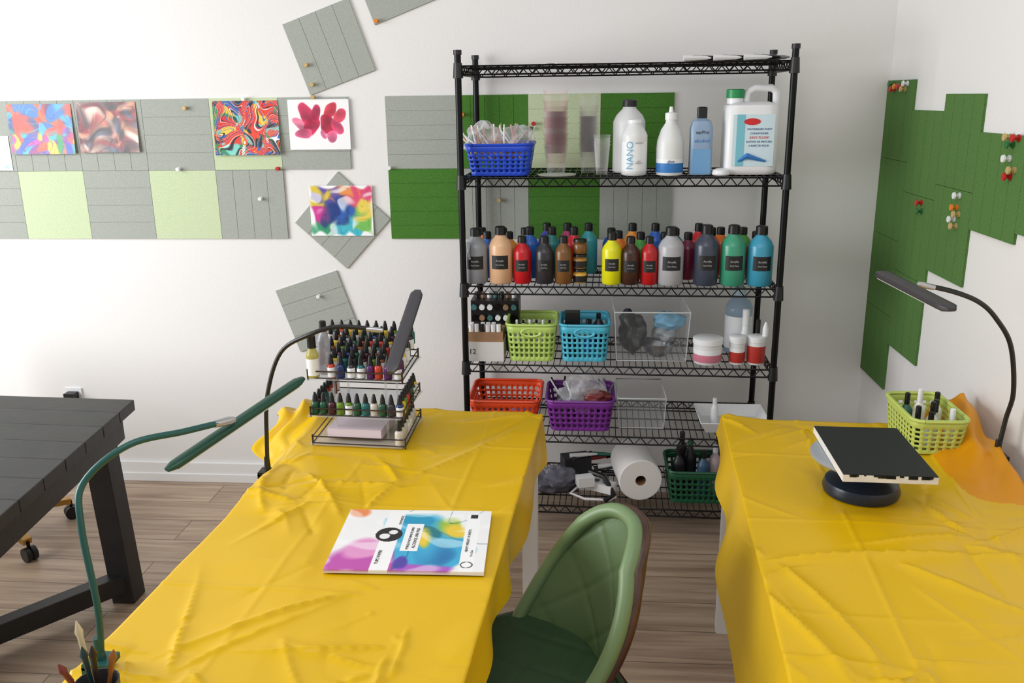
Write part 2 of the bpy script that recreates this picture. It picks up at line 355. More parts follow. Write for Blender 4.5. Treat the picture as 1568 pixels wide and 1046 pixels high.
# ---------------- tier 2
t2=TZ[1]+e
X2=lambda px:-.48+(px-700)*.00246
def basket(name,x0,x1,y0,y1,z,h,m,taper=.9,nc=None,nr=5,th=.003,rim=.006,rr=.03,rz=0,extra=None):
    b=M();cx,cy=(x0+x1)/2,(y0+y1)/2;a,c=(x1-x0)/2,(y1-y0)/2
    per=2*(x1-x0+y1-y0)
    nc=nc or int(per/.026)
    N=nc*2
    R=rr
    def path(t):
        L=[2*(a-R),math.pi*R/2,2*(c-R),math.pi*R/2]*2;T=sum(L);d=t%1*T;i=0
        while d>L[i] and i<7: d-=L[i];i+=1
        cor=[(a-R,-c+R),(a-R,c-R),(-a+R,c-R),(-a+R,-c+R)]
        if i==0:return(-a+R+d,-c)
        if i==2:return(a,-c+R+d)
        if i==4:return(a-R-d,c)
        if i==6:return(-a,c-R-d)
        q=(i-1)//2;an=-math.pi/2+q*math.pi/2+d/R
        return(cor[q][0]+R*math.cos(an),cor[q][1]+R*math.sin(an))
    lv=[0,.12];st=.72/(nr)
    for i in range(nr):
        lv+=[.12+st*i+st*.60,.12+st*(i+1)]
    lv[-1]=.86;lv.append(1)
    vs=[];fs=[]
    for l in lv:
        k=taper+(1-taper)*l
        for i in range(N):
            t_=(i+(.12 if i%2 else 0))/N
            p=path(t_);vs.append((p[0]*k,p[1]*k,l*h))
    for j in range(len(lv)-1):
        for i in range(N):
            if j%2==1 and j<len(lv)-2 and i%2==0: continue
            q=(i+1)%N;fs.append((j*N+i,j*N+q,(j+1)*N+q,(j+1)*N+i))
    fs.append(tuple(range(N)))
    b.add(vs,fs,m,True)
    o=b.obj(name,(cx,cy,z+.001),rz,solid=th)
    r=M();pp=[(path(i/48)[0]*1.0,path(i/48)[1]*1.0,h) for i in range(49)]
    r.tube(pp,rim,m,6);r.obj('rim',parent=o)
    return o
bb=basket('blue_plastic_basket',-.445,-.19,3.37,3.60,t2,.115,mat('plastic_blue',(24,70,200),.35),.85)
b=M();bag=clear('plastic_bag',(240,240,244),.2,.15,.5,.1);wood=mat('craft_stick',(205,170,130),.6)
for i in range(34):
    x=random.uniform(-.41,-.23);y=random.uniform(3.4,3.55);a=random.uniform(-.9,.9)
    p=Vector((x,y,t2+.06));b.rod(p,p+Vector((math.sin(a)*.14,random.uniform(-.02,.03),.11*math.cos(a)+.02)),.0035,random.choice([wood,white,white,mat('stick_pink',(215,150,150),.5)]),6)
def lump(b,c,sx,sy,sz,m,seed,amp=.25,n=18):
    r=np.random.RandomState(seed);ph=r.rand(6)*6.28
    def f(u,v):
        t=u*2*math.pi;p=v*math.pi
        k=1+amp*(math.sin(3*t+ph[0])*math.sin(2*p+ph[1])+.6*math.sin(5*t+4*p+ph[2])*math.sin(p)+.4*math.sin(7*p-2*t+ph[3])*math.sin(p)+.35*abs(math.sin(9*t+3*p+ph[4]))*math.sin(p))
        return(c[0]+sx*k*math.cos(t)*math.sin(p),c[1]+sy*k*math.sin(t)*math.sin(p),c[2]+sz*k*math.cos(p))
    b.grid(f,n*2,n,m)
lump(b,(-.38,3.46,t2+.13),.065,.06,.06,bag,1);lump(b,(-.25,3.46,t2+.13),.055,.06,.05,bag,2);lump(b,(-.32,3.46,t2+.09),.08,.06,.03,wood,3)
b.obj('craft_stick_bundle')
def cups(name,x,y,z,r,h,n,mats):
    b=M();hs=.11
    st=(h-hs)/max(1,n-1)
    for i in range(n):
        zz=z+i*st;m=mats[i%len(mats)];b.lathe([(r*.72,zz+.001),(r,zz+hs),(r*1.07,zz+hs),(r*1.07,zz+hs+.004),(r*.98,zz+hs+.004)],(x,y,0),m,20,cap=False)
    b.obj(name)
cw=clear('cup_clear',(240,238,238),.05,.1,.35,.01)
cups('plastic_cup_stack',X2(853),3.44,t2,.046,.31,11,[cw,clear('cup_pink',(228,190,192),.06,.1,.35,.015),clear('cup_red',(200,120,125),.06,.1,.3,.025)])
cups('plastic_cup_stack',X2(903),3.50,t2,.036,.29,10,[cw,clear('cup_grey',(225,218,218),.06,.1,.35,.015)]);cups('plastic_cup_stack',X2(924),3.41,t2,.03,.145,4,[cw])
b=M();b.lathe([(.07,0),(.075,.004),(.02,.006)],(X2(855),3.40,t2),clear('lid_clear',(230,230,230),.3),20);b.obj('clear_cup_lid')
wb=mat('bottle_white',(222,224,224),.4);lbw=mat('label_pale',(236,238,240),.5);lbb=mat('label_blue',(50,120,190),.5);navy=mat('label_navy',(30,60,130),.5)
lsky=mat('label_sky',(110,180,215),.5)
b=M();x=X2(967);bottle(b,x,3.52,t2,.062,.275,wb,black,None,.4,.1);o=b.obj('white_bottle')
b=M();x=X2(973);bottle(b,x,3.40,t2,.048,.205,wb,white,lbw,.5,.08);o=b.obj('white_bottle')
text(o,'NANO',(x-.018,3.40-.0505,t2+.075),.034,lsky,(math.pi/2,-math.pi/2,0));text(o,'CLARIFIER',(x+.016,3.40-.0505,t2+.12),.007,lblk);text(o,'MIX\nMEDIUM',(x+.016,3.40-.0505,t2+.05),.007,lblk)
b=M();x=X2(1027);b.lathe([(.048,0,wb),(.051,.01,lbb),(.051,.045,lbw),(.051,.06,wb),(.051,.10,wb),(.049,.125,wb),(.036,.165,wb),(.020,.19,wb),(.019,.20,white),(.022,.201,white),(.022,.225,white),(.009,.228,white),(.006,.248,white)],(x,3.40,t2),wb,24)
o=b.obj('glue_bottle');text(o,'glue',(x,3.40-.052,t2+.052),.016,navy)
b=M();x=X2(1073);ab=mat('bottle_pale_blue',(138,162,190),.35);b.lathe([(.038,0,ab),(.041,.006,ab),(.041,.17,ab),(.034,.195,ab),(.016,.205,black),(.018,.206,black),(.018,.243,black),(.012,.246,black)],(x,3.40,t2),ab,28,sq=6,sy=.8)
o=b.obj('alcohol_bottle');text(o,'varPro',(x,3.3665,t2+.155),.018,lblk);text(o,'alcohol',(x,3.3665,t2+.125),.019,lbb);
b2=M();b2.box((x,3.3665,t2+.05),(.066,.0006,.09),mat('label_mid_blue',(110,160,205),.5));b2.obj('label',parent=o)
b=M();x=X2(1147)
def jug(x,y,z):
    b.lathe([(.085,0),(1*.096,.008),(.098,.02),(.098,.235),(.092,.25),(.06,.262),(.055,.262)],(x,y,z),white,36,sq=6,sy=.7)
    b.lathe([(.03,.255,white),(.03,.275,mat('cap_green',(30,140,80),.4)),(.033,.276),(.033,.305),(.028,.308)],(x-.06,y,z),white,20)
    b.tube([(x-.02,y,z+.262),(x-.015,y,z+.295),(x+.01,y,z+.31),(x+.07,y,z+.31),(x+.088,y,z+.295),(x+.09,y,z+.25),(x+.088,y,z+.2)],.014,white,10)
jug(x,3.43,t2);o=b.obj('paint_medium_jug')
b=M();b.box((x+.002,3.3605,t2+.125),(.15,.001,.185),mat('lab_ice',(205,226,235),.5));b.box((x-.045,3.3600,t2+.125),(.03,.001,.185),mat('lab_teal',(120,190,205),.5));
b.T=Matrix.Translation((x-.005,3.3597,t2+.192))@Matrix.Rotation(math.pi/2,4,'X');b.lathe([(.03,0),(.03,.001)],(0,0,0),mat('lab_red',(205,35,40),.5),24,sy=.4);b.T=Matrix.Identity(4)
b.tube([(x-.05,3.3595,t2+.05),(x-.02,3.3585,t2+.07),(x+.05,3.3585,t2+.05)],[.004,.012,.004],lbb,6)
b.obj('label',parent=o)
for i,(t,zz) in enumerate([('WATERBASED PAINT',.165),('CONDITIONER',.150),('EASY FLOW',.135),('ADITIVO DE PINTURA',.120),('A BASE DE AGUA',.106)]): text(o,t,(x+.022,3.359,t2+zz),.0095 if i!=2 else .013,navy if i!=2 else mat('lab_red',(205,35,40)))
b=M();b.lathe([(.03,0),(.033,.004),(.03,.018),(.018,.024),(.002,.026)],(X2(1103),3.37,t2),white,20);b.obj('white_bottle_lid')
# top shelf stuff
t1=TZ[0]+e
b=M();b.box((-.03,3.5,t1+.003),(.16,.2,.005),mat('paper',(225,225,225),.7),.1);b.box((-.07,3.55,t1+.008),(.14,.1,.003),mat('paper',(225,225,225),.7),-.2);b.obj('paper_sheet')
b=M()
for i in range(9):
    p=Vector((.36+i*.036,3.38+.02*(i%3),t1+.012));b.tube([p,p+Vector((.08,.01,0)),p+Vector((.1,.012,0))],[.011,.007,.002],[white,blackm,mat('tube_grey',(120,120,125),.4)][i%3],8)
b.box((.55,3.5,t1+.004),(.32,.16,.008),mat('paper_dark',(70,72,78),.5));b.box((.6,3.46,t1+.014),(.3,.06,.01),mat('paper',(225,225,225),.7),.1);b.obj('paint_tube_pile')
# ---------------- tier 4
t4=TZ[3]+e
X4=lambda px:-.47+(px-715)*.00263
b=M();card=mat('cardboard',(150,115,85),.8,var=.1);b.box((-.385,3.43,t4+.04),(.15,.13,.08),mat('box_white',(215,212,210),.6));b.box((-.385,3.43,t4+.10),(.145,.12,.04),card)
for i in range(6):
    for j in range(2): b.rod((-.44+i*.022,3.38+j*.03,t4+.08),(-.44+i*.022,3.38+j*.03,t4+.15),.009,[white,lbw,black,white][(i+j)%4],8)
o=b.obj('marker_box');text(o,'12',(-.435,3.364,t4+.04),.03,lblk)
b=M()
b.box((-.36,3.60,t4+.105),(.2,.12,.21),black)
for i in range(6):
    for j in range(4):b.rod((-.445+i*.033,3.52,t4+.05+j*.045),(-.445+i*.033,3.536,t4+.05+j*.045),.012,[card,white,blackm,mat('m_teal',(60,110,110),.5),white][(i*3+j)%5],8)
for i in range(7): b.rod((-.44+i*.026,3.60,t4+.19),(-.44+i*.026,3.60,t4+.235),.010,[black,card,white,mat('m_teal',(60,110,110))][i%4],8)
b.obj('marker_organizer')
gl=mat('plastic_lime',(180,208,105),.4);cy=mat('plastic_cyan',(75,178,205),.4)
def loopbasket(name,x0,x1,m,hh=.15):
    o=basket(name,x0,x1,3.36,3.60,t4,hh,m,.88,nr=5,nc=38)
    h=M()
    h.tube([(.03*math.cos(t)*1.3,-.118+.002,hh*.8+.017*math.sin(t)) for t in [i*math.pi/8 for i in range(17)]],.006,m,6)
    h.T=Matrix.Translation((0,-.1165,hh*.8))@Matrix.Rotation(math.pi/2,4,'X')
    h.lathe([(.036,-.001),(.036,.001)],(0,0,0),mat('hole_dark',(60,75,50),.8),20,sy=.5);h.obj('handle_ring',parent=o);return o
loopbasket('green_plastic_basket',X4(780),X4(856),gl);loopbasket('cyan_plastic_basket',X4(861),X4(936),cy)
b=M()
for i in range(6): bottle(b,X4(795+i*10),3.42,t4+.07,.012,.09,[white,lbw,gl][i%3],[white,black][i%2],n=10)
b.obj('small_bottle_group')
b=M();b.box((X4(880),3.46,t4+.1),(.06,.06,.17),black);bottle(b,X4(905),3.44,t4+.03,.025,.13,mat('ink_blue',(50,100,190),.3));bottle(b,X4(920),3.5,t4+.03,.022,.14,mat('ink_blk',(40,40,55),.3));b.obj('supply_box_group')
def clearbox(name,x0,x1,y0,y1,z,h,fl=1.08):
    b=M();cx,cy=(x0+x1)/2,(y0+y1)/2;a,c=(x1-x0)/2,(y1-y0)/2
    V=[]
    for k,zz in((1/fl,0),(1,h)):
        for i,j in((-1,-1),(1,-1),(1,1),(-1,1)):V.append((i*a*k,j*c*k,zz))
    b.add(V,[(0,1,2,3),(0,1,5,4),(1,2,6,5),(2,3,7,6),(3,0,4,7)],clr)
    o=b.obj(name,(cx,cy,z+.002))
    r=M();cr_=clear('clear_rim',(230,235,238),.5);r.tube([V[4],V[5],V[6],V[7],V[4]],.003,cr_,6)
    for i in range(4): r.rod(V[i],V[i+4],.0018,cr_,5);r.rod(V[i],V[(i+1)%4],.0018,cr_,5)
    r.obj('rim',parent=o);return o
clearbox('clear_storage_bin',.13,.425,3.38,3.68,t4,.2)
b=M();lump(b,(.21,3.5,t4+.085),.05,.07,.075,black,4,.2);lump(b,(.19,3.55,t4+.13),.03,.05,.04,mat('dark_navy_bag',(40,44,60),.5),14,.2);b.obj('black_bag')
b=M();lump(b,(.35,3.5,t4+.14),.06,.06,.035,mat('pale_blue_fabric',(120,180,215),.6),5,.15);lump(b,(.34,3.5,t4+.09),.05,.06,.035,mat('grey_fabric',(150,155,160),.6),25,.15);b.obj('pale_blue_cloth')
b=M();b.lathe([(.03,.0),(.055,.02),(.065,.055),(.063,.055),(.053,.022),(.001,.004)],(.31,3.46,t4+.006),mat('steel',(170,172,175),.25,1),28,cap=False);b.obj('metal_bowl')
pkl=mat('label_pink',(205,120,140),.5)
b=M();b.lathe([(.052,0,wb),(.056,.01,pkl),(.056,.04,lbw),(.056,.06,wb),(.056,.078,wb),(.059,.079,white),(.059,.1,white),(.055,.102,white)],(X4(1083),3.39,t4),wb,28);b.obj('gel_tub')
rdl=mat('label_red',(180,50,40),.5)
b=M();b.lathe([(.029,0,wb),(.031,.008,rdl),(.031,.05,lbw),(.031,.065,wb),(.031,.085,wb),(.033,.086,white),(.033,.11,white),(.03,.112,white)],(X4(1126),3.38,t4),wb,24);b.obj('paste_jar')
b=M();b.lathe([(.032,0,wb),(.035,.008,rdl),(.035,.075,wb),(.035,.09,wb),(.036,.091,white),(.036,.11,white),(.033,.112,white)],(X4(1154),3.38,t4),wb,24);b.lathe([(.012,0),(.012,.03),(.004,.055)],(X4(1166),3.38,t4+.112),white,12);b.obj('paste_jar')
cb=clear('clear_blue',(170,200,225),.35)
b=M();bottle(b,X4(1137),3.55,t4,.055,.27,cb,mat('cap_lblue',(190,215,235),.4),lbw,.4,.12);b.obj('rubbing_alcohol_bottle')
b=M();bottle(b,X4(1142),3.46,t4,.018,.2,white,white,None,.7,.35,12);bottle(b,X4(1160),3.45,t4,.012,.16,white,black,None,.7,.35,12);b.obj('small_bottle_group')
# ---------------- tier 5
t5=TZ[4]+e
og=mat('plastic_orange',(225,72,26),.4);pu=mat('plastic_purple',(118,44,142),.4)
basket('orange_plastic_basket',-.46,-.165,3.37,3.66,t5,.12,og,.85,nr=4)
basket('purple_plastic_basket',-.14,.135,3.35,3.62,t5,.13,pu,.86,nr=4)
b=M();lump(b,(0,3.47,t5+.12),.09,.08,.06,bag,6,.2);lump(b,(.02,3.44,t5+.17),.07,.05,.06,bag,8,.25);lump(b,(-.06,3.45,t5+.08),.04,.05,.06,mat('grey_foil',(95,95,105),.3,.5),9,.2);lump(b,(.06,3.42,t5+.13),.05,.03,.03,mat('dk_red',(120,50,50),.4),12,.2)
for i in range(12):
    a=random.uniform(-1,1);p=Vector((random.uniform(-.08,.08),random.uniform(3.4,3.55),t5+.05));b.rod(p,p+Vector((math.sin(a)*.1,0,.1+.05*random.random())),.004,random.choice([blackm,white,mat('tube_grey',(120,120,125))]),6)
b.obj('plastic_bag_bundle')
b=M();lump(b,(-.25,3.45,t5+.05),.05,.06,.03,mat('lilac',(150,130,180),.4),7,.2);lump(b,(-.36,3.5,t5+.04),.05,.06,.025,mat('dk_red',(120,50,50),.4),11,.2);b.obj('craft_packet_bundle')
clearbox('clear_storage_bin',.15,.345,3.40,3.66,t5,.13)
b=M()
V=[];a,c=.14,.12
for k,zz in((.82,0),(1,.045)):
    for i,j in((-1,-1),(1,-1),(1,1),(-1,1)):V.append((i*a*k,j*c*k,zz))
b.add(V,[(0,1,2,3),(0,1,5,4),(1,2,6,5),(2,3,7,6),(3,0,4,7)],white);b.obj('white_plastic_tray',(.62,3.47,t5+.003),solid=.004)
b=M();bottle(b,.55,3.47,t5+.006,.016,.11,white,white,None,.5,.25,12);b.obj('squeeze_bottle')
# ---------------- tier 6
t6=TZ[5]+e
dc=mat('dark_cloth',(50,52,60),.7)
b=M();lump(b,(-.12,3.45,t6+.05),.075,.07,.04,clear('bag_dark',(120,120,135),.5,.2),15,.2);lump(b,(-.04,3.50,t6+.04),.05,.06,.03,dc,16,.2);b.box((-.10,3.5,t6+.03),(.16,.14,.05),dc,.2)
b.box((-.30,3.46,t6+.05),(.16,.16,.1),dc,.1);lump(b,(-.1,3.42,t6+.09),.06,.05,.04,clear('bag_mid',(150,150,165),.3,.2),19,.25);b.obj('supply_bag')
b=M()
b.box((.07,3.43,t6+.05),(.16,.06,.035),white,-.5)
for i in range(3): b.box((.03+i*.04,3.452-i*.022,t6+.069),(.022,.022,.003),mat('socket_grey',(90,90,92),.5),-.5)
b.box((.02,3.40,t6+.08),(.07,.05,.04),white,.3)
b.tube([(.0,3.42,t6+.05),(-.04,3.38,t6+.03),(.02,3.36,t6+.015),(.12,3.36,t6+.012),(.15,3.38,t6+.02)],.006,white,8);b.tube([(.04,3.45,t6+.1),(.1,3.40,t6+.10),(.14,3.37,t6+.03),(.1,3.35,t6+.014)],.012,black,8);b.obj('power_strip')
b=M();tg=mat('tool_green',(30,110,90),.4)
for i in range(9):
    a=random.uniform(-1.2,1.2);p=Vector((random.uniform(-.06,.14),random.uniform(3.56,3.68),t6+.015+.012*i))
    b.tube([p,p+Vector((math.cos(a)*.07,math.sin(a)*.05,.01)),p+Vector((math.cos(a)*.12,math.sin(a)*.08,.015))],[.011,.009,.004],[black,tg,dc,white,mat('tool_red',(170,40,40),.4)][i%5],8)
b.box((-.02,3.62,t6+.05),(.12,.08,.1),mat('box_dark',(40,40,46),.6),.3);b.obj('hand_tool_pile')
b=M();b.T=Matrix.Translation((.25,3.38,t6+.094))@Matrix.Rotation(.12,4,'Z')@Matrix.Rotation(math.pi/2,4,'X')
pt=mat('paper_towel',(238,236,234),.9,bump=.4,bs=150)
b.lathe([(.022,0,card),(.022,.0,pt),(.086,0,pt),(.09,-.004,pt),(.09,-.24,pt),(.022,-.24,card),(.022,0,card)],(0,0,0),pt,36,cap=False);b.obj('paper_towel_roll')
dg=mat('plastic_dark_green',(20,85,55),.4)
basket('dark_green_basket',.36,.63,3.36,3.60,t6,.14,dg,.88,nr=4)
b=M()
for i,(x,y,h,c) in enumerate([(.40,3.44,.2,(30,30,34)),(.45,3.47,.23,(28,28,34)),(.50,3.43,.19,(60,90,120)),(.55,3.45,.21,(190,170,175)),(.57,3.5,.24,(50,50,55)),(.42,3.52,.24,(20,20,24))]):
    bottle(b,x+.01,y,t6+.02,.026,h,mat('spray%d'%i,c,.35),[black,dg,black,mat('cap_w',(220,220,222),.4),black,black][i],n=14)
b.obj('spray_bottle_group')
# ---------------- cloth-covered tables
ANG=math.radians(3.3)
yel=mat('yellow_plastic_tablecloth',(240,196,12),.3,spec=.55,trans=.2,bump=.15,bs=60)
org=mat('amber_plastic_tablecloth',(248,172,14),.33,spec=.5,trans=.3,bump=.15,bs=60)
def tri(t): return np.abs(np.mod(t,1)-.5)*2
def table(side,corner,width,length,seed,flat):
    cs,sn=math.cos(ANG),math.sin(ANG)
    ru=Vector((cs,-sn,0));rv=Vector((-sn,-cs,0))
    C=Vector(corner)
    root=bpy.data.objects.new('covered_work_table',None);S.collection.objects.link(root)
    b=M()
    for du,dv in((.04,.04),(width-.04,.04),(.04,length-.04),(width-.04,length-.04)):
        p=C+ru*du+rv*dv;b.box((p.x,p.y,.365),(.05,.05,.73),whitep,-ANG)
    p=C+ru*width/2+rv*length/2;b.box((p.x,p.y,.74),(width-.01,length-.01,.04),whitep,-ANG)
    b.obj('table_frame',parent=root)
    rs=np.random.RandomState(seed)
    dl,dr=(.24,.17) if side=='L' else (.26,.03)
    st=.006
    nu=int((width+dl+dr)/st);nv=int((length+.24)/st)
    u=np.linspace(-dl,width+dr,nu+1);v=np.linspace(-.06,length+.18,nv+1)
    Uu,Vv=np.meshgrid(u,v)
    H=.0035*(nz2(seed,Uu,Vv,8)+.3*nz2(seed+1,Uu,Vv,22))
    for k in range(5):
        a=rs.rand()*3.14;per=rs.uniform(.3,.6);wq=.045*nz2(seed+20+k,Uu,Vv,5)
        mask=np.clip(.4+nz2(seed+40+k,Uu,Vv,5),0,1.1)
        H+=rs.uniform(.004,.0065)*(tri((Uu*math.cos(a)+Vv*math.sin(a)+wq)/per)**1.4-.4)*mask
    cr=[]
    for k in range(15):
        cx=rs.uniform(-.05,width+.05);cy=rs.uniform(0,length);a0=rs.rand()*6.28
        for j in range(rs.randint(3,6)):
            a=a0+j*1.25+rs.uniform(-.35,.35);L=rs.uniform(.12,.45);cr.append((cx,cy,a,L,rs.uniform(.006,.013)*rs.choice([1,1,-1]),rs.uniform(.007,.016)))
    for k in range(20): cr.append((rs.uniform(0,width),rs.uniform(0,length),rs.rand()*6.28,rs.uniform(.2,.5),rs.uniform(.003,.008)*rs.choice([1,-1]),rs.uniform(.006,.013)))
    if side=='R': cr+=[(0,.93,-.10,.85,.017,.014),(.03,.93,1.2,.5,.012,.012),(.30,.92,.6,.4,.012,.012),(.02,.92,-1.9,.35,.010,.010)]
    else: cr+=[(.68,.15,2.2,.7,.012,.012),(.1,.55,.9,.45,.012,.012),(.45,1.15,2.5,.5,.012,.010),(.7,.75,2.8,.4,.010,.010)]
    for x,y,a,L,am,w in cr:
        dx,dy=Uu-x,Vv-y;t=(dx*math.cos(a)+dy*math.sin(a))/L;d=-dx*math.sin(a)+dy*math.cos(a)+.02*np.sin(t*3+x*9)
        prof=np.exp(-np.abs(d)/w)*np.clip(t*8,0,1)*np.clip((1-t)*1.6,0,1)
        H+=am*prof*np.where(d>0,1.0,.5)
    for pos in np.arange(.24,width,.33): H+=.003*np.exp(-np.abs(Uu-pos)/.004)
    for pos in np.arange(.3,length,.42): H+=.003*np.exp(-np.abs(Vv-pos)/.004)
    wx=C.x+Uu*ru.x+Vv*rv.x;wy=C.y+Uu*ru.y+Vv*rv.y
    for fx0,fx1,fy0,fy1 in flat:
        d=np.maximum(np.maximum(fx0-wx,wx-fx1),np.maximum(fy0-wy,wy-fy1));H=H*np.clip(d/.04,0,1)
    H=np.maximum(H,-.003)
    ol=np.maximum(0,-Uu);orr=np.maximum(0,Uu-width);of=np.maximum(0,-Vv);on=np.maximum(0,Vv-length)
    X=np.clip(Uu,0,width);Y=np.clip(Vv,0,length)
    fold=lambda t,s_: np.sin(t*15+s_+1.5*np.sin(t*6+s_))
    amp=lambda d: np.minimum(d,.2)
    if side=='L':
        q=np.clip((.55-Vv)*2.2,0,1);ol2=ol
        outL=ol*(.35+.45*q)+amp(ol)*.14*fold(Vv,seed)+.1*amp(ol)*np.sin(Vv*43)
        zl=ol*(.85-.5*q)
        outR=orr*.03+amp(orr)*.07*fold(Vv,seed+2);zr=orr*np.clip(1.05-.35*Vv,.6,1)
    else:
        hl=np.clip(.22+.85*Vv,.22,1.15);ol2=ol*hl
        outL=ol2*.22+amp(ol2)*.10*fold(Vv*.8,seed);zl=ol2*.95
        outR=orr*.2;zr=orr
    outF=of*.2;outN=on*.2+amp(on)*.15*fold(Uu,seed+5)
    X=X-outL+outR;Y=Y-outF+outN
    drop=np.sqrt(zl**2+zr**2+of**2+on**2)
    Z=.7685+H*np.where(drop>0.004,.6,1)-drop
    k=np.zeros_like(Z)
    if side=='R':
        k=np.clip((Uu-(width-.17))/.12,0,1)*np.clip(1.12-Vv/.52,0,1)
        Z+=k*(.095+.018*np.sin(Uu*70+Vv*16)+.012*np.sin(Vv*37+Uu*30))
    else:
        k2=np.clip((.05-Uu)/.16,0,1)*np.clip((.42-Vv)*3,0,1)
        Z+=k2*(.045+.025*np.sin(Vv*23)+.015*np.sin(Uu*55+Vv*12))
    P=np.stack([C.x+X*ru.x+Y*rv.x,C.y+X*ru.y+Y*rv.y,Z],-1)
    P[...,0]=np.minimum(P[...,0],RX-.004)
    N=(nu+1)*(nv+1);idx=np.arange(N).reshape(nv+1,nu+1)
    fs=np.stack([idx[:-1,:-1],idx[:-1,1:],idx[1:,1:],idx[1:,:-1]],-1).reshape(-1,4)[:,::-1]
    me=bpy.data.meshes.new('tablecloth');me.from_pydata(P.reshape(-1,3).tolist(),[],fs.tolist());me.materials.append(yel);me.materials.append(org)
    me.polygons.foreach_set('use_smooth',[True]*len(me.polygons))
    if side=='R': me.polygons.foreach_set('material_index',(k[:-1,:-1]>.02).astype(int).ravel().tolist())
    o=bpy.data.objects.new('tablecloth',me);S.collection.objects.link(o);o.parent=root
    return root
table('L',(-.125-.73,2.76+.042,0),.73,1.75,5,[(-.58,-.2,1.7,2.02),(-.83,-.5,2.41,2.74),(-.85,-.75,1.15,1.25)])
table('R',(.46,2.76,0),.74,1.75,11,[(.64,.85,2.1,2.31),(.95,1.12,2.44,2.72)])
TT=.772
# ---------------- magazine / ink pad
def mg(u,v):
    U,V=warp(u*1.2,v,63,.06,6);n=nz2(61,U,V,7)*.5+.5
    c=np.full(u.shape+(3,),240.)
    def mixc(w,col):
        nonlocal c
        w=np.clip(w,0,1)[...,None];c=c*(1-w)+np.array(col,float)*w
    mixc((1-blob(U,V,.25,.15,.35,.3))*3*(.5+n),(190,80,170));mixc((1-blob(U,V,.1,.3,.15,.2))*2,(225,150,200))
    mixc((1-blob(U,V,.2,.95,.12,.12))*2,(235,140,90))
    mixc((1-blob(U,V,.68,.5,.36,.55))*4*(.5+n),(60,170,212));mixc((1-blob(U,V,.75,.3,.16,.2))*3*n,(20,100,160));mixc((1-blob(U,V,.6,.85,.18,.14))*3,(30,150,190))
    mixc((1-blob(U,V,.75,.62,.14,.16))*3,(30,120,135));mixc((1-blob(U,V,.90,.82,.16,.2))*4*n,(160,190,60));mixc((1-blob(U,V,.98,.7,.12,.2))*3*n,(235,200,60))
    mixc((1-blob(U,V,.7,.08,.25,.10))*3,(170,90,190));mixc((1-blob(U,V,.5,.15,.08,.1))*2,(90,60,170))
    mixc(np.clip(np.abs(nz2(68,U,V,9))<.06,0,1)*.5*(u>.42),(20,90,130))
    wn=np.clip((nz2(66,U,V,20)-.4)*1.3,0,.45);mixc(wn,(250,250,250))
    s1=((u>.285)&(u<.40));c[s1]=244;s2=((u>.84)&(u<.93)&(v<.95));c[s2]=246
    s3=((u>.44)&(u<.55)&(v>.3)&(v<.75));c[s3]=244
    d=blob(u,v,.335,.56,.09,.12);c[d<1]=25
    c[(blob(u,v,.31,.53,.035,.045)<1)|(blob(u,v,.36,.6,.03,.035)<1)]=235
    d=blob(u,v,.885,.1,.04,.05);c[(d<1)&(d>.6)]=30
    c[(u>.86)&(u<.91)&(v>.86)&(v<.93)]=40
    return c
mag=art('ink_paper_pad',(-.57,1.712,TT+.001),(.36,.008,0),(-.012,.295,0),(0,0,1),mg,thick=.009)
for t,x,y,sz in[('YUPO PAPER',-.458,1.772,.011),('SYNTHETIC',-.44,1.955,.009),('PORQUE NOTHING PLAINLY',-.402,1.866,.0085),('ALCOHOL INK PAD',-.388,1.866,.011),('HEAVY WEIGHT 10 SHEETS',-.262,1.86,.009),('9 x 12 in',-.247,1.80,.008)]:
    text(mag,t,(x,y,TT+.0104),sz,lblk,(0,0,math.pi/2+.03))
# ---------------- ink rack
b=M();rx0,ry0=-.815,2.45
rk=lambda i,j,z:(rx0+.29*i-.0*j,ry0+.26*j-.02*i,z)
frm=clear('acrylic_clear',(235,238,240),.15,.05);edge=mat('rack_edge',(45,30,28),.3)
bodies=[mat('ink%d'%i,c,.25) for i,c in enumerate([(30,80,55),(70,30,45),(25,45,95),(100,135,40),(130,65,30),(50,50,54),(80,30,90),(30,100,100),(200,195,185),(45,45,50),(190,60,40),(215,180,60)])]
def inkb(x,y,z,k,h=.06,r=.0125,lw=None):
    m=bodies[k%len(bodies)];lw=random.random()<.4 if lw is None else lw
    b.lathe([(r*.95,0,m),(r,.003,m if not lw else lbw),(r,h*.46,m),(r*.9,h*.54,m),(r*.5,h*.6,black),(r*.7,h*.61,black),(r*.55,h*.82,black),(r*.25,h,black)],(x,y,z),m,10)
LV=[TT+.005,.868,.985]
for z in LV:
    b.box((rx0+.145,ry0+.12,z),(.29,.27,.004),frm,-.07)
    for a_,c_ in(((0,0),(1,0)),((1,0),(1,1)),((1,1),(0,1)),((0,1),(0,0))):
        for dz in(.003,.024): b.rod(rk(*a_,z+dz),rk(*c_,z+dz),.0022,edge,6)
for i in(.22,.78):
    for j in(.2,.8): b.rod(rk(i,j,TT),rk(i,j,1.0),.004,frm,8)
for i in(0,1):
    for j in(0,1):
        for z in LV:b.rod(rk(i,j,z-.004),rk(i,j,z+.03),.003,edge,6)
for j in range(7):
    for i in range(10):
        if j<2 and i<2: continue
        p=rk(.05+i*.1,.06+j*.145,LV[2]+.002+.008*j);inkb(p[0]+random.uniform(-.003,.003),p[1],p[2],random.randint(0,11),.072)
for i in range(11):
    p=rk(.04+i*.091,.06,LV[1]+.002);inkb(p[0],p[1],p[2],[0,0,1,3,3,0,7,8,0,5,2,1][i],.068)
for j in range(1,8):
    for q in(.95,.05):
        p=rk(q,.06+j*.12,LV[1]+.002);inkb(p[0],p[1],p[2],random.randint(0,11),.068)
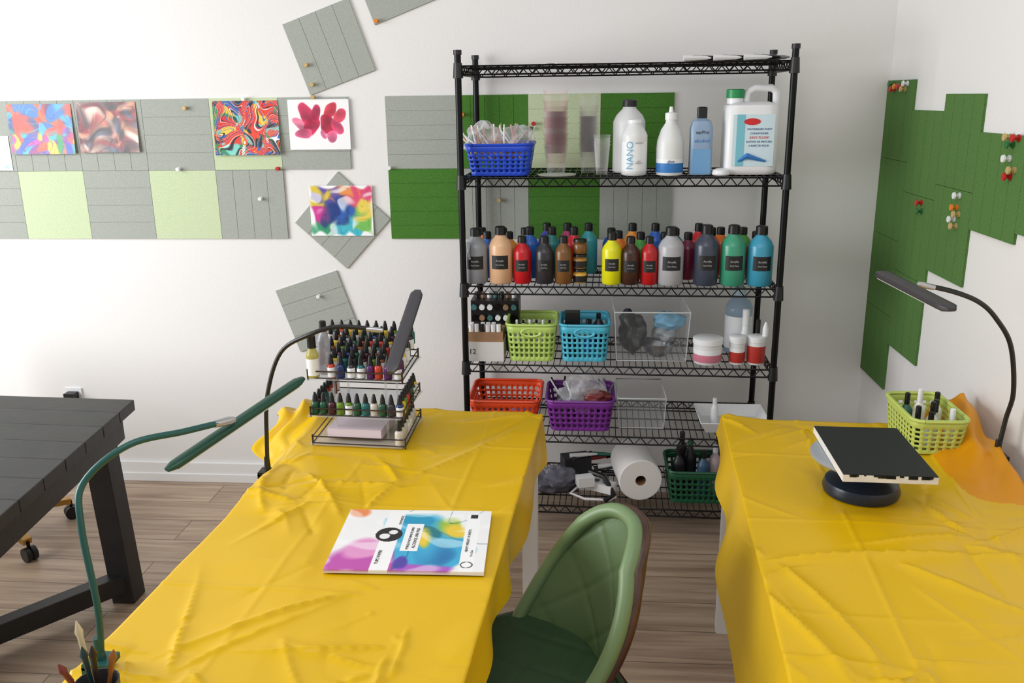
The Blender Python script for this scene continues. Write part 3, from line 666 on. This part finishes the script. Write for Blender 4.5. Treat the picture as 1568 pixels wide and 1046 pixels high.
for j in range(7):
    p=rk(.93,.05+j*.13,LV[0]+.002);inkb(p[0],p[1],p[2],8,.08,.014)
yb=clear('amber_ink',(200,190,90),.6)
p=rk(.05,.05,LV[2]+.002);bottle(b,p[0],p[1],p[2],.019,.13,yb,black,lbw,.6,.3,14)
p=rk(.14,.2,LV[2]+.002);bottle(b,p[0],p[1],p[2],.019,.165,clear('blend_solution',(190,190,200),.5),black,None,.5,.2,14)
b.box((rx0+.13,ry0+.1,LV[0]+.025),(.17,.16,.03),mat('pale_pink_box',(226,212,226),.25),-.07)
b.obj('ink_bottle_rack')
# ---------------- lamps
def smooth(pts,n=8):
    P=[Vector(p) for p in pts];out=[]
    for i in range(len(P)-1):
        p0=P[max(i-1,0)];p1=P[i];p2=P[i+1];p3=P[min(i+2,len(P)-1)]
        for k in range(n):
            t=k/n;out.append(.5*((2*p1)+(-p0+p2)*t+(2*p0-5*p1+4*p2-p3)*t*t+(-p0+3*p1-3*p2+p3)*t*t*t))
    out.append(P[-1]);return out
def lamp(name,neck,h0,h1,m,mh,w,sx,sq,cz=.79):
    b=M();pts=smooth(neck);b.tube(pts,.0065,m,10)
    J=Vector(neck[-1]);K=Vector(neck[-2]);d=(J-K).normalized()
    b.tube([J-d*.04,J-d*.005,J+d*.008],[.0075,.0085,.006],mat('steel_joint',(190,190,192),.3,.8),10)
    A=Vector(h0);B=Vector(h1);dd=(B-A);L=dd.length;dd.normalize()
    n=22;pt=[];rr=[]
    for i in range(n+1):
        t=i/n;pt.append(A+dd*L*t);r_=w
        e_=.05
        if t<e_:r_*=math.sqrt(max(.25,t/e_))
        if t>1-e_:r_*=math.sqrt(max(.25,(1-t)/e_))
        rr.append(r_)
    b.tube(pt,rr,mh,20,sx=sx,sq=sq)
    lm=mat('lamp_diffuser',(225,225,220),.5)
    b.beam(A+dd*.02+Vector((0,0,-w*.98)),B-dd*.02+Vector((0,0,-w*.98)),w*sx*1.6,.002,lm)
    c=Vector(neck[0]);b.box((c.x,c.y,cz),(.05,.045,.012),m);b.box((c.x,c.y,cz-.07),(.05,.045,.01),m);b.box((c.x-.022,c.y,cz-.035),(.008,.045,.07),m);b.rod((c.x,c.y,cz-.13),(c.x,c.y,cz-.06),.006,m,8)
    b.rod((c.x,c.y,cz-.01),(c.x,c.y,cz+.05),.011,m,10,.008)
    b.obj(name)
gm=mat('lamp_green_metal',(28,72,56),.35,.2);gm2=mat('neck_green',(36,86,80),.4,.2)
gy=mat('lamp_grey',(78,76,80),.4,.3);bk=mat('neck_black',(20,20,22),.4)
lamp('clamp_desk_lamp',[(-.885,1.35,.79),(-.875,1.35,.90),(-.895,1.37,1.06),(-.896,1.4,1.128),(-.831,1.45,1.181),(-.76,1.53,1.178),(-.705,1.62,1.168)],(-.79,1.5,1.11),(-.61,1.8,1.2),gm2,gm,.0078,1.8,3)
lamp('clamp_desk_lamp',[(-.965,2.45,.68),(-.96,2.45,.78),(-.945,2.45,.93),(-.892,2.45,1.066),(-.79,2.42,1.13),(-.70,2.42,1.155),(-.58,2.42,1.145)],(-.528,2.3,1.056),(-.49,2.55,1.235),bk,gy,.007,2.7,6,.68)
lamp('clamp_desk_lamp',[(1.18,2.42,.79),(1.19,2.42,.90),(1.19,2.40,.99),(1.156,2.38,1.125),(1.10,2.36,1.205),(1.042,2.34,1.255),(.96,2.31,1.29),(.865,2.28,1.315)],(.805,2.42,1.318),(.875,2.10,1.292),bk,mat('lamp_charcoal',(58,54,58),.45,.1),.009,2.4,6)
# ---------------- turntable + canvas
nv_=mat('turntable_navy',(24,36,54),.3)
b=M();b.lathe([(.095,0,nv_),(.098,.012,nv_),(.092,.03,nv_),(.07,.042,nv_),(.03,.046,nv_),(.022,.05,nv_),(.022,.09,mat('tt_grey',(150,155,160),.35)),(.13,.092),(.135,.097),(.135,.104),(.13,.106)],(.742,2.205,TT),nv_,40);b.obj('cake_turntable')
b=M();bd=mat('canvas_black',(14,18,18),.55);cvw=mat('canvas_edge',(225,222,215),.7,var=.1)
zt=TT+.108
b.T=Matrix.Translation((.752,2.182,zt))@Matrix.Rotation(-.03,4,'Z')
b.box((0,0,.009),(.222,.325,.018),cvw);b.box((0,0,.0188),(.221,.324,.0016),bd)
for i in range(34):
    t=random.random();L=random.uniform(.005,.022)
    if i%2: b.box((-.098+t*.196,-.1628,.018-L*.16),(L,.0012,L*.35),bd)
    else: b.box((.1112,-.148+t*.296,.018-L*.16),(.0012,L,L*.35),bd)
b.obj('painted_canvas_board')
# ---------------- green bin on table
basket('lime_storage_basket',.955,1.115,2.45,2.71,TT,.105,mat('plastic_lime2',(190,208,105),.4),.88,nr=5)
b=M()
for i,(x,y,h,c,cp) in enumerate([(.99,2.52,.12,(30,40,36),black),(1.02,2.5,.11,(215,215,215),black),(1.05,2.55,.13,(190,200,190),black),(1.08,2.5,.12,(225,222,215),white),(1.03,2.62,.14,(240,235,225),white),(1.0,2.64,.12,(60,110,90),black),(1.08,2.62,.13,(235,235,235),black),(1.035,2.53,.13,(235,235,225),black)]):
    bottle(b,x,y,TT+.01,.018,h,mat('bt%d'%i,c,.35),cp,None,.4,.3,12)
b.obj('ink_bottle_group')
# ---------------- brushes in cup
b=M();b.lathe([(.032,0),(.036,.09),(.034,.09),(.030,.004)],(-.80,1.2,TT),mat('brush_cup',(60,60,64),.4),20,cap=False)
for i,(dx,dy,L,c) in enumerate([(-.02,.02,.185,(200,185,150)),(.005,-.01,.16,(40,30,25)),(-.03,-.02,.13,(120,50,35)),(.02,.01,.14,(150,90,40)),(-.01,.0,.15,(30,60,60))]):
    p=Vector((-.80,1.2,TT+.005));q=p+Vector((dx*1.6,dy,L));d=(q-p);m_=mat('brush%d'%i,c,.4)
    b.tube([p,p+d*.7,p+d*.72,p+d*.85,p+d*.9,q],[.003,.004,.005,.005,.007,.001],m_,8)
b.obj('paint_brush_cup')
# ---------------- dark desk
dk=mat('dark_wood',(38,36,37),.45,var=.25,vs=14,bump=.3,bs=40)
da=math.radians(-6.4);DL=1.5
def dp(u,v,z): return (-1.60-u*math.cos(da)-math.sin(da)*v, 2.87+u*.045-v*math.cos(da), z)
b=M()
def quadbox(u0,u1,v0,v1,za,zb):
    vs=[dp(u,v,z) for z in(za,zb) for u,v in((u0,v0),(u1,v0),(u1,v1),(u0,v1))]
    b.add(vs,[(0,3,2,1),(4,5,6,7),(0,1,5,4),(1,2,6,5),(2,3,7,6),(3,0,4,7)],dk)
for i in range(11):
    w_=DL/11;quadbox(0,1.3,i*w_,(i+1)*w_-.002,.72,.76)
quadbox(.04,1.25,.03,.06,.62,.72);quadbox(.04,1.25,DL-.06,DL-.03,.62,.72);quadbox(.04,.08,.05,DL-.05,.62,.72)
for uu,vv,u2 in((.13,.07,.09),(.13,DL-.1,.09),(1.15,.07,1.2),(1.15,DL-.1,1.2)): b.beam(dp(uu,vv,.72),dp(u2,vv+.01,0),.085,.085,dk)
b.beam(dp(.1,.1,.08),dp(.62,.7,.08),.06,.07,dk);b.beam(dp(.1,DL-.1,.08),dp(.62,.7,.08),.06,.07,dk);b.beam(dp(.62,.7,.08),dp(1.17,.1,.08),.06,.07,dk)
b.obj('dark_wood_desk',bevel=.003)
b=M();b.box((-2.43,W-.004,.41),(.08,.008,.12),white);b.box((-2.43,W-.03,.43),(.05,.045,.05),black);b.box((-2.43,W-.028,.375),(.04,.04,.04),black);b.tube([(-2.43,W-.05,.43),(-2.40,W-.07,.38),(-2.42,W-.06,.2),(-2.5,W-.06,.02)],.004,black,6);b.obj('wall_outlet')
b=M();gold_=mat('brass',(190,150,80),.3,.9);hc=Vector((-2.50,3.2,0))
for i in range(5):
    a=math.radians(-30+72*i);q=hc+Vector((math.cos(a)*.32,math.sin(a)*.32,0))
    b.beam((hc.x,hc.y,.12),(q.x,q.y,.085),.035,.025,gold_);b.rod((q.x,q.y,.05),(q.x,q.y,.085),.007,blackm,8)
    for s_ in(-.014,.014):
        r=Vector((math.sin(a),-math.cos(a),0));c_=Vector((q.x,q.y,.03));b.rod(c_+r*s_*1.6,c_+r*s_*.3,.03,black,16)
b.rod((hc.x,hc.y,.1),(hc.x,hc.y,.42),.025,gold_,14);bf=mat('black_fabric',(22,22,28),.8)
b.lathe([(.2,0),(.24,.02),(.24,.06),(.2,.08)],(hc.x,hc.y,.42),bf,30,sq=4)
b.tube([(hc.x-.2,hc.y,.44),(hc.x-.27,hc.y,.46),(hc.x-.29,hc.y,.56)],.018,blackm,8)
b.lathe([(.01,0),(.19,.02),(.2,.12),(.2,.2),(.17,.28),(.01,.3)],(hc.x-.28,hc.y,.53),bf,24,sx=.14)
b.obj('office_chair')
# ---------------- green shell chair
gv=mat('green_velvet',(44,70,42),.6,var=.08,vs=20,spec=.4);gi=mat('green_leather_inner',(84,108,70),.5);gr=mat('green_leather_rim_lit',(110,134,92),.42);wd=mat('walnut_shell',(74,46,36),.35,var=.25,vs=25)  # rim colour lightened to paint in light reflecting off the padding edge
b=M()
def quilt(a,c,k=.0035):
    p=(a+c)/.085;q=(a-c)/.085;return -k*(1-min(1,abs(math.sin(p*math.pi/2))*4))-k*(1-min(1,abs(math.sin(q*math.pi/2))*4))
def back(u,v,off=0,q=True):
    s_=2*u-1;t=v
    hw=.195+.014*math.sin(t*math.pi)-.065*t**3
    yy=hw*s_
    zz=.45+(.37*t)*(1-.17*abs(s_)**3)
    xx=-.02-.085*t+(.065+.085*(1-t)**1.6)*abs(s_)**2.2
    if q: xx+=quilt(yy,zz)+.010*(1-abs(s_)**4)*(1-abs(2*t-1)**4)
    return(xx+off,yy,zz)
N=56
b.grid(lambda u,v:back(u,v,.014),N,N,gi);b.grid(lambda u,v:back(u,v,-.026,False),N,N,wd)
rim=[(0,i/24) for i in range(25)]+[(i/24,1) for i in range(1,25)]+[(1,1-i/24) for i in range(1,25)]
b.tube([Vector(back(*p,-.014,False)) for p in rim],.015,wd,10)
b.tube([Vector(back(*p,.010,False)) for p in rim],.019,gr,10)
b.grid(lambda u,v:(-.05+.12*v,.21*(2*u-1),.46-.035*math.sin(v*1.5)+.02*(2*u-1)**4-.01),16,8,wd)
def seat(u,v,z,q=True):
    s_=2*u-1;hw=.212-.03*v**2
    r=(abs(s_)**3+abs(2*v-1)**3)
    zz=z-.03*max(0,r-.8)
    x_=-.02+.45*v*(1-.06*s_*s_)
    if q: zz+=quilt(x_,hw*s_)
    zz+=.02*abs(s_)**3*(1-v)
    return(x_,hw*s_,zz)
b.grid(lambda u,v:seat(u,v,.475),N,N,gv);b.grid(lambda u,v:seat(u,v,.425,False),20,20,wd)
ed=[(u/20,0) for u in range(21)]+[(1,v/20) for v in range(1,21)]+[(1-u/20,1) for u in range(1,21)]+[(0,1-v/20) for v in range(1,21)]
b.tube([Vector(seat(*p,.455,False)) for p in ed],.024,gv,8)
for x_,y_ in((.36,.17),(.36,-.17),(.05,.17),(.05,-.17)):
    b.rod((x_,y_,.43),(x_+(.04 if x_>.2 else -.12),y_*1.2,0),.014,blackm,12,.008)
b.beam((.05,-.17,.41),(.05,.17,.41),.03,.02,blackm);b.beam((.36,-.17,.41),(.36,.17,.41),.03,.02,blackm);b.beam((.05,0,.41),(.36,0,.41),.03,.02,blackm)
b.obj('green_shell_chair',(.03,1.885,0),math.radians(202))
# ---------------- light
def area(name,loc,tgt,sx,sy,e_,c):
    l=bpy.data.lights.new(name,'AREA');l.shape='RECTANGLE';l.size=sx;l.size_y=sy;l.energy=e_;l.color=c
    o=bpy.data.objects.new(name,l);S.collection.objects.link(o);o.location=loc
    o.rotation_euler=(Vector(tgt)-Vector(loc)).to_track_quat('-Z','Y').to_euler();return o
area('window_daylight',(-3.7,1.7,1.8),(.2,2.6,.9),2.4,1.8,128,(.98,.99,1))
area('ceiling_daylight',(-.3,.9,2.9),(0,2.4,.6),2.0,1.6,20,(1,.98,.95))
w=bpy.data.worlds.new('w');S.world=w;w.use_nodes=True;w.node_tree.nodes['Background'].inputs[0].default_value=(.97,.98,1,1);w.node_tree.nodes['Background'].inputs[1].default_value=.44
S.view_settings.view_transform='Standard'
# ---------------- camera
th,ps,ro=.2716,.08173,-.01294
F=Vector((-math.sin(ps)*math.cos(th),math.cos(ps)*math.cos(th),-math.sin(th)))
Rr=F.cross(Vector((0,0,1))).normalized();U=Rr.cross(F)
R=math.cos(ro)*Rr+math.sin(ro)*U;U=-math.sin(ro)*Rr+math.cos(ro)*U
c=bpy.data.cameras.new('camera');c.sensor_width=36;c.lens=1346/1568*36;c.clip_start=.05
o=bpy.data.objects.new('camera',c);S.collection.objects.link(o)
mm=Matrix((R,U,-F)).transposed().to_4x4();mm.translation=Vector((0,0,1.791));o.matrix_world=mm
S.camera=o
